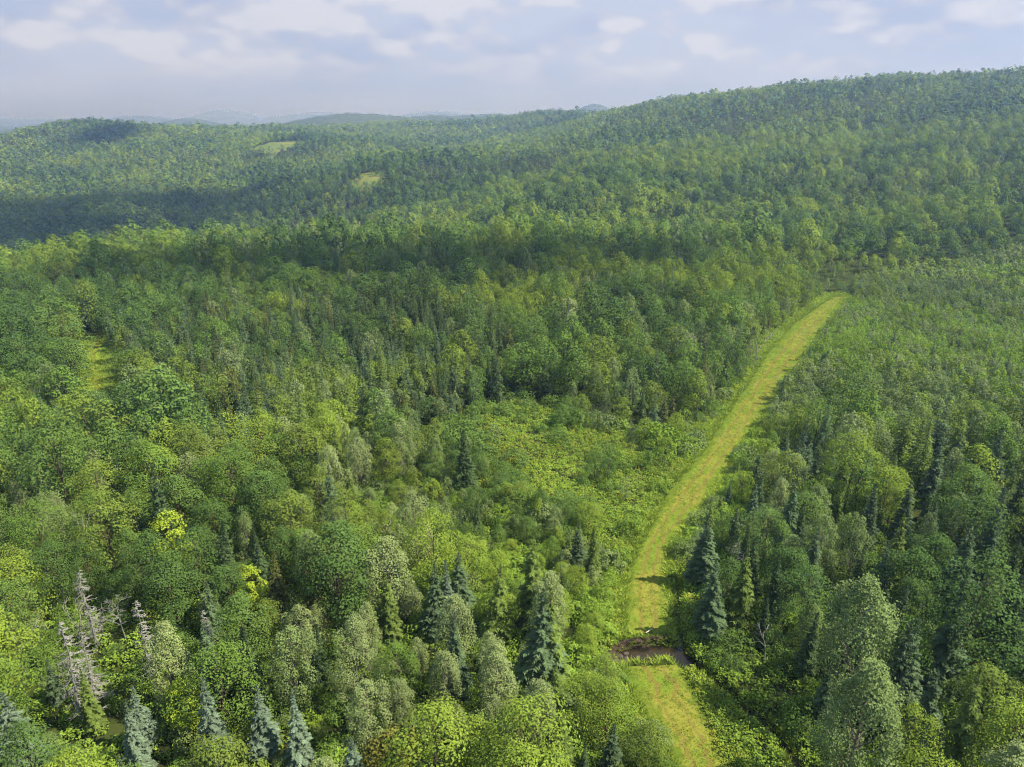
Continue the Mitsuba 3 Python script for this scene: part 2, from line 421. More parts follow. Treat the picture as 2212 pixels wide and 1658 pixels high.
def snag_conifer(seed, h, r, pal=22):
    """Dead standing spruce: bare trunk with drooping broken branches and fine twigs."""
    rng = np.random.default_rng(seed)
    trunk, branches = Mesh(), Mesh()
    zs = np.linspace(0, h, 7)
    bend = np.cumsum(rng.normal(0, 0.05, (7, 2)), 0)
    tp = np.stack([bend[:, 0], bend[:, 1], zs], -1)
    tube(trunk, tp, np.linspace(0.014 * h, 0.02, 7), 6, pal, rng)
    n = int(h * 11)
    for i in range(n):
        t = rng.uniform(0.12, 0.98)
        L = r * (1 - t) ** 0.7 * rng.uniform(0.35, 1.15) + 0.2
        a = rng.uniform(0, 2 * math.pi)
        b = np.array([np.interp(t * h, zs, tp[:, 0]), np.interp(t * h, zs, tp[:, 1]), t * h])
        d = np.array([math.cos(a), math.sin(a), 0])
        s = np.linspace(0, 1, 4)
        pts = b + d * (s * L)[:, None] + np.array([0, 0, 1]) * (-0.32 * L * s + 0.2 * L * s ** 3)[:, None] + rng.normal(0, 0.05, (4, 3)) * L * s[:, None]
        tube(branches, pts, [0.035, 0.027, 0.02, 0.008], 3, pal, rng)
        for k in range(7):
            q = rng.uniform(0.3, 0.95)
            m0 = b + d * q * L + [0, 0, -0.32 * L * q + 0.2 * L * q ** 3]
            e = m0 + unit(np.array([-d[1], d[0], 0]) * rng.choice([-1, 1]) + d * 0.6 + [0, 0, rng.uniform(-0.7, 0.1)]) * L * rng.uniform(0.15, 0.35)
            tube(branches, [m0, e], [0.02, 0.008], 3, pal, rng)
    return branches, trunk


def bare_tree(seed, h, spread, pal=22, depth=4, first=0.45, lean=0.0):
    rng = np.random.default_rng(seed)
    trunk, branches = Mesh(), Mesh()

    def grow(p, d, L, rad, k):
        q = [p]
        for _ in range(3):
            d = unit(d + rng.normal(0, 0.13, 3))
            q.append(q[-1] + d * L / 3)
        tube(trunk if k == depth else branches, q, np.linspace(rad, rad * 0.6, 4), 5 if k >= depth - 1 else 3, pal, rng)
        if k == 0:
            return
        for j in range(rng.integers(2, 4) + (1 if k < depth else 0)):
            e = unit(d + spread * unit(rng.normal(size=3)) + [0, 0, 0.15])
            grow(q[-1] if j else q[-1 - rng.integers(0, 2)], e, L * rng.uniform(0.5, 0.8), max(rad * 0.6, 0.022), k - 1)

    grow(np.zeros(3), unit(np.array([lean, lean * 0.3, 1.0])), h * first, 0.014 * h, depth)
    return branches, trunk


def tuft(seed, nblade, h, w, spread, pal, lean=0.35):
    rng = np.random.default_rng(seed)
    m = Mesh()
    a = rng.uniform(0, 2 * np.pi, nblade)
    rr = spread * np.sqrt(rng.random(nblade))
    o = np.stack([rr * np.cos(a), rr * np.sin(a), 0 * a], -1)
    hh = h * rng.uniform(0.5, 1.15, nblade)
    tip = o + np.stack([np.cos(a + 0.5) * lean * hh, np.sin(a + 0.5) * lean * hh, hh], -1)
    g = rng.uniform(0, np.pi, nblade)
    side = np.stack([np.cos(g), np.sin(g), 0 * g], -1) * w
    v = np.stack([o - side, tip, o + side], 1)
    m.add(v.reshape(-1, 3), np.arange(3 * nblade).reshape(-1, 3), pal, np.repeat(np.clip(rng.normal(0.5, 0.16, nblade), 0, 1), 3))
    return m


def herb(seed, n, h, r, L, pal):
    """Low leafy herb clump, a ragged dome of small leaves."""
    rng = np.random.default_rng(seed)
    m = Mesh()
    d = unit(rng.normal(size=(n, 3)) + [0, 0, 0.8])
    d[:, 2] = np.abs(d[:, 2])
    pos = d * [r, r, h] * rng.uniform(0.6, 1.1, (n, 1))
    leaves(m, rng, pos, unit(d * 0.4 + [0, 0, 0.8] + rng.normal(size=(n, 3)) * 0.5), L, L * 0.6, pal, np.clip(rng.normal(0.5, 0.15, n), 0, 1))
    return m


# ------------------------------------------------------------------ tree models: kind -> lod -> list of (shapegroup key, height, crown radius)
MODELS = {}


def register(kind, lod, variants, height, radius, crown, trunk, names=("crown", "trunk"), base=0, single=False):
    """One shapegroup per colour; heights and radii are those of the model."""
    for j, pal in enumerate(variants):
        key = f"model_{kind}_{len(MODELS.setdefault((kind, lod), []))}_lod{lod}"
        g = {"type": "shapegroup", names[0]: crown.ply("foliage" if names[0] == "crown" or names[0] == "foliage" else "bark", recolor={base: pal})}
        if trunk is not None:
            g[names[1]] = trunk.ply("bark")
        scene[key] = g
        MODELS[(kind, lod)].append((key, height, radius, pal))


# triangles per model fall with distance: lod 0 under 135 m, lod 1 under 330 m, lod 2 under 900 m, lod 3 beyond
NL = {0: 4400, 1: 1500, 2: 460, 3: 100}
LS = {0: 0.245, 1: 0.39, 2: 0.72, 3: 1.4}
for lod in range(4):
    k = LS[lod]
    for s in range(5 if lod < 3 else 3):
        h, r = [(12, 4.2), (13.5, 4.6), (11, 3.4), (12.5, 3.7), (12, 3.9)][s]
        c, t = broadleaf(10 + s, h, r, [0.18, 0.25, 0.2, 0.15, 0.1][s], [0.75, 0.85, 0.8, 0.66, 0.7][s], [0.6, 0.55, 0.7, 0.85, 0.7][s], [30, 36, 26, 40, 48][s] if lod < 3 else 12, NL[lod], k, k * 0.72, lod)
        register("broadleaf", lod, [0, 1, 2, 4, 5] if s % 2 == 0 else [0, 2, 5, 1], h, r, c, t if lod < 3 else None)
    for s in range(3 if lod < 3 else 1):
        h, r = [(12, 2.7), (13, 3.0), (10, 2.4)][s]
        c, t = broadleaf(40 + s, h, r, 0.14, 0.72, 0.7, 46 if lod < 2 else 14, int(NL[lod] * 1.15), k * 0.78, k * 0.52, lod, 7, 20, 0.25, 1.6, 0.35)
        register("aspen", lod, [7, 8], h, r, c, t if lod < 3 else None, base=7)
    for s in range(4 if lod < 3 else 2):
        h, r = [(12, 1.9), (10, 1.7), (13.5, 2.3), (9, 1.35)][s]
        nw, nb, ns = {0: (34, 10, 5), 1: (26, 8, 3), 2: (13, 5, 1), 3: (7, 4, 1)}[lod]
        c, t = conifer(70 + s, h, r, nw, nb, ns, lod, power=[0.85, 0.95, 0.8, 0.9][s], droop=[0.2, 0.3, 0.35, 0.1][s])
        register("spruce", lod, [9, 10, 11] if s != 1 else [9, 13, 10], h, r, c, t if lod < 3 else None, base=9)
    if lod < 3:
        for s in range(3):
            h, r = [(5, 1.35), (6, 1.5), (4.2, 1.3)][s]
            c, t = broadleaf(90 + s, h, r, 0.08, 0.7, 0.75, 14, int(NL[lod] * 0.3), k * 0.72, k * 0.5, lod, 0, 19, 0.40, 1.3, 0.5, limbs=False)
            register("sapling", lod, [1, 7, 14, 8], h, r, c, t)
        for s in range(3):
            h, r = [(2.6, 1.9), (1.8, 1.5), (3.4, 2.2)][s]
            c, t = broadleaf(110 + s, h, r, -0.1, 0.6, 0.5, 22, int(NL[lod] * 0.34), k * 0.72, k * 0.5, lod, 0, 19, 0.34, 0.9, 0.2, limbs=False)
            register("shrub", lod, [5, 0, 7, 14], h, r, c, t, names=("foliage", "stem"))

# landmark models
c, t = broadleaf(201, 17, 4.6, 0.1, 0.66, 0.6, 60, 9000, 0.27, 0.2, 0, 7, 20, 0.26, 1.4, 0.6)
register("poplar", 0, [7], 17, 4.6, c, t, base=7)
for s in range(4):
    c, t = conifer(211 + s, 13, [2.6, 2.1, 2.8, 2.3][s], [34, 30, 36, 32][s], 10, 6, 0, power=[1.0, 1.1, 0.9, 1.05][s], droop=[0.2, 0.3, 0.15, 0.4][s])
    register("blue_spruce", 0, [12], 13, 2.7, c, t, base=9)
    register("wide_spruce", 0, [[9, 10, 9, 11][s]], 13, 2.7, c, t, base=9)
c, t = broadleaf(203, 9, 2.8, 0.15, 0.8, 0.7, 24, 2200, 0.3, 0.22, 0)
register("lime", 0, [3, 6], 9, 2.8, c, t)
c, t = broadleaf(204, 15, 3.0, 0.5, 0.8, 0.6, 22, 1500, 0.4, 0.28, 0, 8, 21, 0.3, 0.9, 0.3)
register("birch", 0, [8], 15, 3.0, c, t, base=8)
c, t = broadleaf(205, 2.4, 2.0, -0.1, 0.6, 0.5, 14, 1500, 0.24, 0.17, 0, limbs=False)
register("rusty_shrub", 0, [18], 2.4, 2.0, c, t, names=("foliage", "stem"))
for s in range(3):
    b, t = snag_conifer(301 + s, [11, 9, 8][s], [2.0, 1.6, 1.1][s])
    register("snag", 0, [22], [11, 9, 8][s], 1.5, b, t, names=("branches", "trunk"), base=22)
for s in range(3):
    b, t = bare_tree(320 + s, [8, 7, 9][s], [0.9, 0.8, 0.7][s], depth=[4, 3, 3][s])
    register("bare", 0, [22], [8, 7, 9][s], 1.5, b, t, names=("branches", "trunk"), base=22)
b, t = bare_tree(330, 10, 1.0, pal=23, depth=6, first=0.33)
register("bare_crown", 0, [22], 10, 3, b, t, names=("branches", "trunk"), base=23)

# ------------------------------------------------------------------ ground sheets
def grid_mesh(A, R, zf):
    a, r = np.meshgrid(A, R, indexing="ij")
    x, y = r * np.sin(a), r * np.cos(a)
    v = np.stack([x, y, zf(x, y)], -1).reshape(-1, 3)
    i, j = np.meshgrid(np.arange(len(A) - 1), np.arange(len(R) - 1), indexing="ij")
    q = np.stack([i * len(R) + j, i * len(R) + j + 1, (i + 1) * len(R) + j + 1, (i + 1) * len(R) + j], -1).reshape(-1, 4)
    return v, np.vstack([q[:, [0, 2, 1]], q[:, [0, 3, 2]]])[:, ::-1]


def up_facing(v, f):
    n = np.cross(v[f[:, 1]] - v[f[:, 0]], v[f[:, 2]] - v[f[:, 0]])
    return (v, f) if n[:, 2].sum() > 0 else (v, f[:, ::-1])


AZ = np.radians(np.concatenate([np.arange(-180, -44, 4), np.arange(-44, 44, 0.4), np.arange(44, 181, 4)]))
RR = np.concatenate([[1, 6, 12, 20, 28], 34 * np.exp(np.arange(0, math.log(3000 / 34), 0.0085)), [3000]])
scene["ground"] = mikit.ply(up_facing(*grid_mesh(AZ, RR, ground_z)), "forest_floor", smooth=True)
AZF = np.radians(np.concatenate([np.arange(-180, -42, 4), np.arange(-42, 42, 0.12), np.arange(42, 181, 4)]))
RF = np.concatenate([np.arange(2990, 5800, 16), np.geomspace(5800, 20500, 70)])


def hill_z(x, y):
    r = np.hypot(x, y)
    p = np.stack([x, y, 0 * x], -1)
    return ground_z(x, y) - 2 + np.clip((r - 3000) / 100, 0, 1) * np.clip((6500 - r) / 1500, 0, 1) * (4 * meshkit.noise(p / 13, 3) + 5 * meshkit.noise(p / 34, 6))


scene["hills"] = mikit.ply(up_facing(*grid_mesh(AZF, RF, hill_z)), "far_forest", smooth=True)
for k_ in ("ground", "hills"):
    labels[k_] = {"kind": "structure", "label": {"ground": "dark forest floor under the trees", "hills": "far wooded hills fading into blue haze along the horizon"}[k_], "category": {"ground": "ground", "hills": "hills"}[k_]}


def strip(name, L, R, lift, bsdf, n_along=6, n_across=12):
    L, R = G(*np.array(L, float).T), G(*np.array(R, float).T)
    s = np.linspace(0, len(L) - 1, (len(L) - 1) * n_along + 1)
    i = np.arange(len(L))
    l = np.stack([np.interp(s, i, L[:, k]) for k in (0, 1)], -1)
    r = np.stack([np.interp(s, i, R[:, k]) for k in (0, 1)], -1)
    rng = np.random.default_rng(5)
    l, r = l + rng.normal(0, 0.4, l.shape), r + rng.normal(0, 0.4, r.shape)
    t = np.linspace(0, 1, n_across + 1)
    p = l[:, None] * (1 - t[None, :, None]) + r[:, None] * t[None, :, None]
    z = ground_z(p[..., 0], p[..., 1]) + lift
    v = np.concatenate([p, z[..., None]], -1).reshape(-1, 3)
    uv = np.stack([np.broadcast_to(t, p.shape[:2]), np.broadcast_to(s[:, None], p.shape[:2])], -1).reshape(-1, 2)
    a, b = np.meshgrid(np.arange(len(s) - 1), np.arange(n_across), indexing="ij")
    w = n_across + 1
    q = np.stack([a * w + b, a * w + b + 1, (a + 1) * w + b + 1, (a + 1) * w + b], -1).reshape(-1, 4)
    v, f = up_facing(v, np.vstack([q[:, [0, 1, 2]], q[:, [0, 2, 3]]]))
    scene[name] = mikit.ply((v, f), bsdf, smooth=True, uv=uv)


strip("mown_path", TRAIL_L, TRAIL_R, 0.10, "mown_grass")
strip("mown_path_001", LOWER_L, LOWER_R, 0.10, "mown_grass")
strip("mown_path_002", SIDE_L, SIDE_R, 0.10, "mown_grass")
labels["mown_path"] = {"kind": "structure", "label": "long mown grass path running from the muddy pool up to the far forest edge", "category": "path"}
labels["mown_path_001"] = {"kind": "structure", "label": "short mown grass path below the muddy pool at the bottom edge", "category": "path"}
labels["mown_path_002"] = {"kind": "structure", "label": "narrow grassy path opening between trees at the left", "category": "path"}


def sheet(name, g, z, bsdf, step=0.5):
    x0, y0, x1, y1 = g.bounds
    v, f = trimesh.creation.triangulate_polygon(shapely.segmentize(g, step), engine="earcut")
    zz = ground_z(v[:, 0], v[:, 1]) + z if callable(z) is False and abs(z) < 0.5 else np.full(len(v), z if not callable(z) else 0)
    scene[name] = mikit.ply(up_facing(np.column_stack([v, zz]), f), bsdf)


def disc_sheet(name, g, lift, bsdf, n=14, m=40):
    """A patch of ground that follows the terrain: rings of points shrunk towards the patch's centre."""
    c = np.array(g.centroid.coords[0])
    e = np.array([g.exterior.interpolate(t, normalized=True).coords[0] for t in np.arange(m) / m])
    rng = np.random.default_rng(3)
    e = c + (e - c) * (1 + 0.18 * rng.normal(size=(m, 1)))
    k = np.linspace(0.02, 1, n)
    p = c + (e - c)[None] * k[:, None, None]
    v = np.concatenate([p, (ground_z(p[..., 0], p[..., 1]) + lift)[..., None]], -1).reshape(-1, 3)
    a, b = np.meshgrid(np.arange(n - 1), np.arange(m), indexing="ij")
    q = np.stack([a * m + b, a * m + (b + 1) % m, (a + 1) * m + (b + 1) % m, (a + 1) * m + b], -1).reshape(-1, 4)
    scene[name] = mikit.ply(up_facing(v, np.vstack([q[:, [0, 1, 2]], q[:, [0, 2, 3]]])), bsdf, smooth=True)


disc_sheet("meadow", meadow_a, 0.8, "meadow_grass")
disc_sheet("meadow_001", meadow_b, 1.2, "meadow_grass")
disc_sheet("earth_patch", earth_patch, 0.08, "wet_soil")
labels["meadow"] = {"kind": "structure", "label": "small bright yellow green meadow in the middle distance", "category": "meadow"}
labels["meadow_001"] = {"kind": "structure", "label": "pale far meadow strip below the wooded ridge", "category": "meadow"}
labels["earth_patch"] = {"kind": "structure", "label": "bare brown earth glimpsed between dark trees", "category": "earth"}
WATER_Z = float(ground_z(*STREAM[4])) + 0.24
big_water = water_poly.buffer(0.3)
v_, f_ = trimesh.creation.triangulate_polygon(shapely.segmentize(big_water.simplify(0.1), 0.6), engine="earcut")
scene["stream"] = mikit.ply(up_facing(np.column_stack([v_, np.full(len(v_), WATER_Z)]), f_), "muddy_water")
labels["stream"] = {"kind": "structure", "label": "brown muddy pool and dark stream cutting across the mown path", "category": "stream"}

# eroded soil bank above the pool, blocks of dark earth with an undercut grassy lip
edge = G(*np.array([(1312, 1420), (1326, 1408), (1345, 1396), (1362, 1390), (1380, 1390), (1405, 1384), (1420, 1387), (1436, 1383), (1450, 1388), (1462, 1389), (1480, 1398)], float).T)
ls = shapely.LineString(edge)
n_, rows = 90, 9
rng = np.random.default_rng(77)
pts = np.array([ls.interpolate(t, normalized=True).coords[0] for t in np.linspace(0, 1, n_)])
away = unit(np.gradient(pts, axis=0))
away = np.stack([-away[:, 1], away[:, 0]], -1)
V = []
for i in range(rows):
    t = i / (rows - 1)
    p3 = np.column_stack([pts * 0.7, np.full(n_, i * 0.45)])
    rough = 0.55 * (meshkit.fbm(p3 * 1.3, 4, 8) - 0.5) + 0.35 * (meshkit.noise(p3 * [0.8, 0.8, 0.2], 4) - 0.5)
    q = pts + away * (0.55 * t - 0.35 + rough)[:, None]
    top = ground_z(*(pts + away * 0.9).T) + 0.12
    V.append(np.column_stack([q, WATER_Z - 0.15 + t * (top - WATER_Z + 0.15) + 0.12 * (meshkit.fbm(p3 * 3, 3, 2) - 0.5)]))
V = np.array(V).reshape(-1, 3)
a, b = np.meshgrid(np.arange(rows - 1), np.arange(n_ - 1), indexing="ij")
q = np.stack([a * n_ + b, a * n_ + b + 1, (a + 1) * n_ + b + 1, (a + 1) * n_ + b], -1).reshape(-1, 4)
scene["stream_bank"] = mikit.ply((V, np.vstack([q[:, [0, 1, 2]], q[:, [0, 2, 3]]])), {"type": "twosided", "bsdf": scene["wet_soil"]}, smooth=35)
labels["stream_bank"] = {"kind": "structure", "label": "dark eroded soil bank above the brown pool", "category": "bank"}

# ------------------------------------------------------------------ clouds overhead, out of the frame, whose shade lies on the ridges as in the photograph
scene["cloud_white"] = {"type": "twosided", "bsdf": {"type": "diffuse", "reflectance": {"type": "rgb", "value": [0.85, 0.85, 0.86]}}}


def cloud(seed, u, v, d, across, deep, n=40, alt=4000.0):
    rng = np.random.default_rng(seed)
    p = at_dist(u, v, d)
    c = p + SUN * (alt - p[2]) / SUN[2]
    parts = []
    for k in range(n):
        q = rng.normal(size=2) * 0.5
        q = q / max(1, np.hypot(*q))
        s = rng.uniform(0.09, 0.26) * (1.2 - 0.6 * np.hypot(*q))
        m = trimesh.creation.icosphere(3, 1.0)
        n = meshkit.fbm(m.vertices * 1.6 + 9 * k, 4, seed)[:, None]
        w = m.vertices * (0.55 + 0.9 * n) * [s * across * 1.3, s * deep * 1.3, 0.35 * s * (across + deep)]
        w[:, 2] = np.maximum(w[:, 2], -0.05 * (across + deep) * s)
        parts.append((w + [q[0] * across, q[1] * deep, 0], m.faces))
    at = np.cumsum([0] + [len(w) for w, _ in parts])
    key = "cloud" if "cloud" not in scene else f"cloud_{sum(k.startswith('cloud_0') for k in scene) + 1:03d}"
    scene[key] = mikit.ply((np.vstack([w for w, _ in parts]) + c, np.vstack([f + a for (_, f), a in zip(parts, at)])), "cloud_white", smooth=True)
    labels[key] = {"label": "flat based white cloud drifting overhead and shading the forest", "category": "cloud", "kind": "structure"}


cloud(1, 620, 590, 285, 150, 36, 20)
cloud(2, 1250, 560, 300, 80, 32, 20)
cloud(3, 60, 455, 930, 230, 190)
cloud(4, 235, 292, 1620, 60, 110)

# ------------------------------------------------------------------ what can be seen from about here
azt = np.radians(np.arange(-46, 46.01, 0.25))
rt = np.arange(30, 2700, 12.0)
aa, rr_ = np.meshgrid(azt, rt, indexing="ij")
zt = ground_z(rr_ * np.sin(aa), rr_ * np.cos(aa))
elev = (zt + 8.5 - H) / rr_
skyline = np.maximum.accumulate(elev, 1)


def in_view(x, y, z, top, side=3.0):
    az, r = np.degrees(np.arctan2(x, y)), np.hypot(x, y)
    ok = (az > -37.5 - side - 300 / np.maximum(r, 60)) & (az < 37.5 + side + 900 / np.maximum(r, 60)) & (y > 5)
    i = np.clip(np.round((az + 46) / 0.25).astype(int), 0, len(azt) - 1)
    j = np.clip(((r - 30) / 12).astype(int) - 3, 0, len(rt) - 1)
    return ok & ((z + top - H) / r > skyline[i, j] - 0.0015)


# ------------------------------------------------------------------ landmarks: u, v of the top, height, kind, model number, label
PLACED = []
exec_list = [
    (435, 1458, 11, "blue_spruce", 0, "large silvery blue spruce at the bottom left with a broad even cone"),
    (553, 1476, 9, "blue_spruce", 0, "slim blue spruce just right of the large silvery one at the bottom"),
    (630, 1484, 9.5, "blue_spruce", 0, "blue spruce with dark gap beside it, second right of the large silvery one"),
    (758, 1592, 8, "blue_spruce", 0, "pale blue spruce tip cut off by the bottom edge left of the path"),
    (270, 1512, 9, "blue_spruce", 0, "narrow blue spruce left of the large silvery one, darker below"),
    (284, 1478, 8, "blue_spruce", 0, "small blue spruce top peeking behind the narrow one"),
    (28, 1520, 9, "blue_spruce", 0, "dark blue spruce standing at the lower left edge"),
    (2, 1490, 11, "blue_spruce", 0, "blue spruce half cut by the left edge of the frame"),
    (172, 1440, 8, "wide_spruce", 0, "green spruce standing in front of the grey dead spruces"),
    (100, 1420, 6, "wide_spruce", 0, "small spruce left of the tallest grey dead spruce"),
    (1265, 1595, 8, "wide_spruce", 0, "dark small spruce at the bottom just left of the lower path"),
    (1175, 1266, 13, "wide_spruce", 0, "tall spruce with a doubled top left of the muddy pool, left leader"),
    (1190, 1264, 13, "wide_spruce", 0, "tall spruce with a doubled top left of the muddy pool, right leader"),
    (938, 1212, 11, "wide_spruce", 0, "left spruce of the trio standing left of the path"),
    (962, 1205, 11, "blue_spruce", 0, "pale middle spruce of the trio standing left of the path"),
    (990, 1190, 10, "wide_spruce", 0, "right spruce of the trio standing left of the path"),
    (846, 1172, 8, "blue_spruce", 0, "small pale blue spruce beside the bare grey branch"),
    (708, 1000, 13, "wide_spruce", 0, "large spruce with layered boughs near the middle left of the clearing"),
    (680, 942, 12, "wide_spruce", 0, "dark spruce behind the large layered one"),
    (1532, 1110, 11, "wide_spruce", 0, "first spruce right of the path above the pool"),
    (1618, 1172, 12, "wide_spruce", 0, "pointed spruce right of the path beside the bare grey shrub"),
    (1548, 1208, 11, "wide_spruce", 0, "spruce casting its shade on the stream edge"),
    (1768, 1138, 11, "spruce", 0, "slender spruce in the right stand, second from the path"),
    (1955, 1105, 13, "spruce", 2, "tall dark spruce in the right stand"),
    (1921, 1168, 11, "spruce", 6, "short spruce in front of the tall dark one in the right stand"),
    (2104, 1118, 14, "wide_spruce", 0, "large spruce standing out at the right above the others"),
    (2161, 1095, 13, "spruce", 0, "narrow spruce beside the large right one"),
    (1961, 1262, 10, "spruce", 9, "narrow bluish spruce behind the tall pale poplar"),
    (1833, 1295, 10, "spruce", 9, "slim spruce at the left flank of the tall pale poplar"),
    (2084, 1251, 15, "wide_spruce", 0, "broad heavy spruce at the right edge stand"),
    (1971, 1335, 14, "spruce", 0, "left one of two tall narrow spruces standing together at the right"),
    (1985, 1333, 14, "spruce", 3, "right one of two tall narrow spruces standing together at the right"),
    (2121, 1438, 14, "wide_spruce", 0, "massive wide spruce near the bottom right corner"),
    (2028, 1441, 11, "wide_spruce", 0, "spruce in shade between the poplar and the massive wide spruce"),
    (2038, 935, 13, "spruce", 0, "tall spruce rising above the young growth at the right"),
    (2168, 920, 13, "spruce", 9, "tall spruce near the right edge above the young growth"),
    (2078, 929, 10, "spruce", 3, "small spruce between the two tall ones at the right"),
    (1768, 969, 11, "spruce", 0, "spruce at the lower rim of the young growth"),
    (1893, 1042, 11, "spruce", 9, "pale spruce in the right stand above the path bend"),
    (1971, 1030, 11, "spruce", 0, "spruce with light tip in the right stand"),
    (2171, 1052, 12, "spruce", 9, "bluish spruce near the right edge"),
    (1572, 755, 10, "spruce", 1, "dark blue conifer beside the bare grey crown left of the path"),
    (1900, 1262, 17, "poplar", 0, "tall pale poplar at the bottom right, upper crown"),
    (1880, 1425, 16, "poplar", 0, "big pale poplar with broad leafy crown at the bottom right"),
    (1225, 640, 16, "birch", 0, "white birch with bare lower trunk in the middle forest"),
    (365, 1100, 10, "lime", 0, "bright lime green tree standing out of the dark leaves at left"),
    (395, 1465, 7, "lime", 0, "small bright lime tree next to the large silvery spruce"),
    (540, 1222, 7, "lime", 0, "slender bright lime tree beside a small blue spruce"),
    (840, 1590, 3.5, "rusty_shrub", 0, "rusty orange tinged bush at the bottom edge"),
    (170, 1228, 11, "snag", 0, "grey dead spruce standing alone in the left thicket"),
    (125, 1338, 13, "snag", 1, "tallest grey dead spruce with drooping bare branches at left"),
    (166, 1360, 10, "snag", 0, "grey dead spruce just right of the tallest dead one"),
    (290, 1290, 11, "snag", 2, "thin dead spruce with broken side branches beside the sunny gap"),
    (438, 1312, 8, "snag", 2, "small dead spruce top right of the sunny gap"),
    (248, 1264, 8, "bare", 0, "dead hardwood with forked grey limbs in the left thicket"),
    (146, 1280, 7, "bare", 1, "short dead hardwood left of the lone dead spruce"),
    (22, 1330, 8, "bare", 1, "leaning dead trunk near the left edge"),
    (185, 1100, 8, "bare", 2, "pale dead stem above the left thicket"),
    (849, 1115, 6, "bare", 1, "bare grey stem with a few side branches left of the clearing"),
    (1580, 1160, 6, "bare", 0, "bare grey shrub beside the spruces right of the path"),
    (1662, 1345, 6, "bare", 1, "bare trunk in the shade right of the stream"),
    (1470, 690, 12, "bare_crown", 0, "leafless purple grey crown beside the path"),
    (1640, 700, 11, "bare", 2, "dead bare trunk left of the upper path"),
]
for u, v, h, kind, j, text in exec_list:
    z = 0.0
    for _ in range(3):
        x, y = G(u, v, z + h)
        z = float(ground_z(x, y))
    PLACED.append((x, y, z, h, kind, j, text))

# ------------------------------------------------------------------ the forest: trees scattered by stand
rng = np.random.default_rng(2024)


def scatter(s, r0, r1, jitter=0.42):
    n = int(2 * r1 / s)
    i, j = np.meshgrid(np.arange(-n // 2, n // 2), np.arange(0, int(r1 / s) + 1), indexing="ij")
    x = (i + 0.5 * (j % 2) + rng.uniform(-jitter, jitter, i.shape)).ravel() * s
    y = (j + rng.uniform(-jitter, jitter, i.shape)).ravel() * s
    r = np.hypot(x, y)
    az = np.degrees(np.arctan2(x, y))
    k = (r >= r0) & (r < r1) & (np.abs(az) < 52)
    return x[k], y[k]


KIND_R = {"broadleaf": 4.0, "aspen": 2.6, "spruce": 1.8, "sapling": 1.4, "shrub": 1.8}
TREES = []   # x, y, z, height, kind, zone


def open_ground(x, y, margin):
    bad = np.zeros(len(x), bool)
    near = np.hypot(x, y) < 330
    for g, m in ((trail_poly, margin), (lower_poly, margin), (side_poly, margin * 0.5), (water_poly, margin + 0.6), (sunny_gap, 0.3)):
        bad[near] |= dist_to(g, x[near], y[near]) < m
    p = np.stack([x, y, 0 * x], -1)
    for g in (meadow_a, meadow_b):
        bad |= (dist_to(g.centroid, x, y) < 150) & (shapely.contains_xy(g, x, y)) & ((meshkit.fbm(p / 16, 3, 9) < 0.62) if g is meadow_a else True)
    return bad


def fields(x, y):
    p = np.stack([x, y, 0 * x], -1)
    return meshkit.fbm(p / 55 + 31, 3, 21), meshkit.fbm(p / 160 + 11, 3, 22)


# stand 1: tall trees everywhere except the regrowth, clearing and thicket
x, y = np.concatenate([scatter(4.4, 22, 300), scatter(5.9, 300, 950, 0.5), scatter(7.0, 950, 1500, 0.5), scatter(9.0, 1500, 2600, 0.5)], 1)
z = ground_z(x, y)
keep = in_view(x, y, z, 13) & ~open_ground(x, y, 2.2)
r = np.hypot(x, y)
keep &= ~inside(regrowth, x, y) & ~(inside(clearing.buffer(1.5), x, y)) & (rng.random(len(x)) < np.where(r < 300, 1, 0.88))
x, y, z, r = x[keep], y[keep], z[keep], r[keep]
fa, fb = fields(x, y)
pc = np.where(r < 330, 0.22, np.clip(0.08 + 3.2 * (fb - 0.54), 0.02, 0.8))
pc = np.where(inside(conifer_zone, x, y), 0.55, pc)
right = (x > np.interp(y, [0, 60, 100, 150, 260], [20, 18, 22, 42, 110]))
pc = np.where(right & (r < 150), 0.50, pc)
pa = np.where(inside(willow_zone, x, y), 0.72, np.where(r < 330, np.clip(0.16 + 1.2 * (fa - 0.5), 0.02, 0.5), np.clip(0.12 + 1.0 * (fa - 0.5), 0.02, 0.35)))
kk = rng.random(len(x))
kind = np.where(kk < pc, "spruce", np.where(kk < pc + (1 - pc) * pa, "aspen", "broadleaf"))
hh = np.where(kind == "spruce", rng.uniform(7, 13.5, len(x)), np.where(kind == "aspen", rng.uniform(7, 12, len(x)), rng.uniform(7.5, 12.5, len(x))))
nearb = (np.abs(np.degrees(np.arctan2(x, y)) - np.degrees(np.arctan2(*at_dist(608, 316, 1300)[:2]))) < 2.9) & (r > 1120) & (r < 1230)
hh = np.where(nearb, hh * 0.62, hh)
hh = np.where(r > 330, hh * rng.uniform(0.85, 1.35, len(x)) * (0.72 + 0.6 * meshkit.fbm(np.stack([x, y, 0 * x], -1) / 95 + 3, 3, 77)), hh * rng.uniform(0.8, 1.15, len(x)))
hh = np.where(inside(thicket, x, y), hh * 0.45, hh)
hh = np.where(inside(conifer_zone, x, y) & (kind == "broadleaf"), hh * 0.85, hh)
edge_d = dist_to(regrowth, x, y)
hh = np.where((edge_d < 45) & right & (y > 165), hh * (0.5 + 0.5 * edge_d / 45), hh)
hh = np.where((kind != "spruce") & (dist_to(clearing, x, y) < 8) & (y < 150), np.minimum(hh, 6.5), hh)
dp = np.minimum(dist_to(trail_poly, x, y), dist_to(lower_poly, x, y))
strip_r = poly([(1470, 1425), (1560, 1465), (1650, 1540), (1730, 1620), (1800, 1760), (1600, 1760)])
dl = dist_to(lower_poly, x, y)
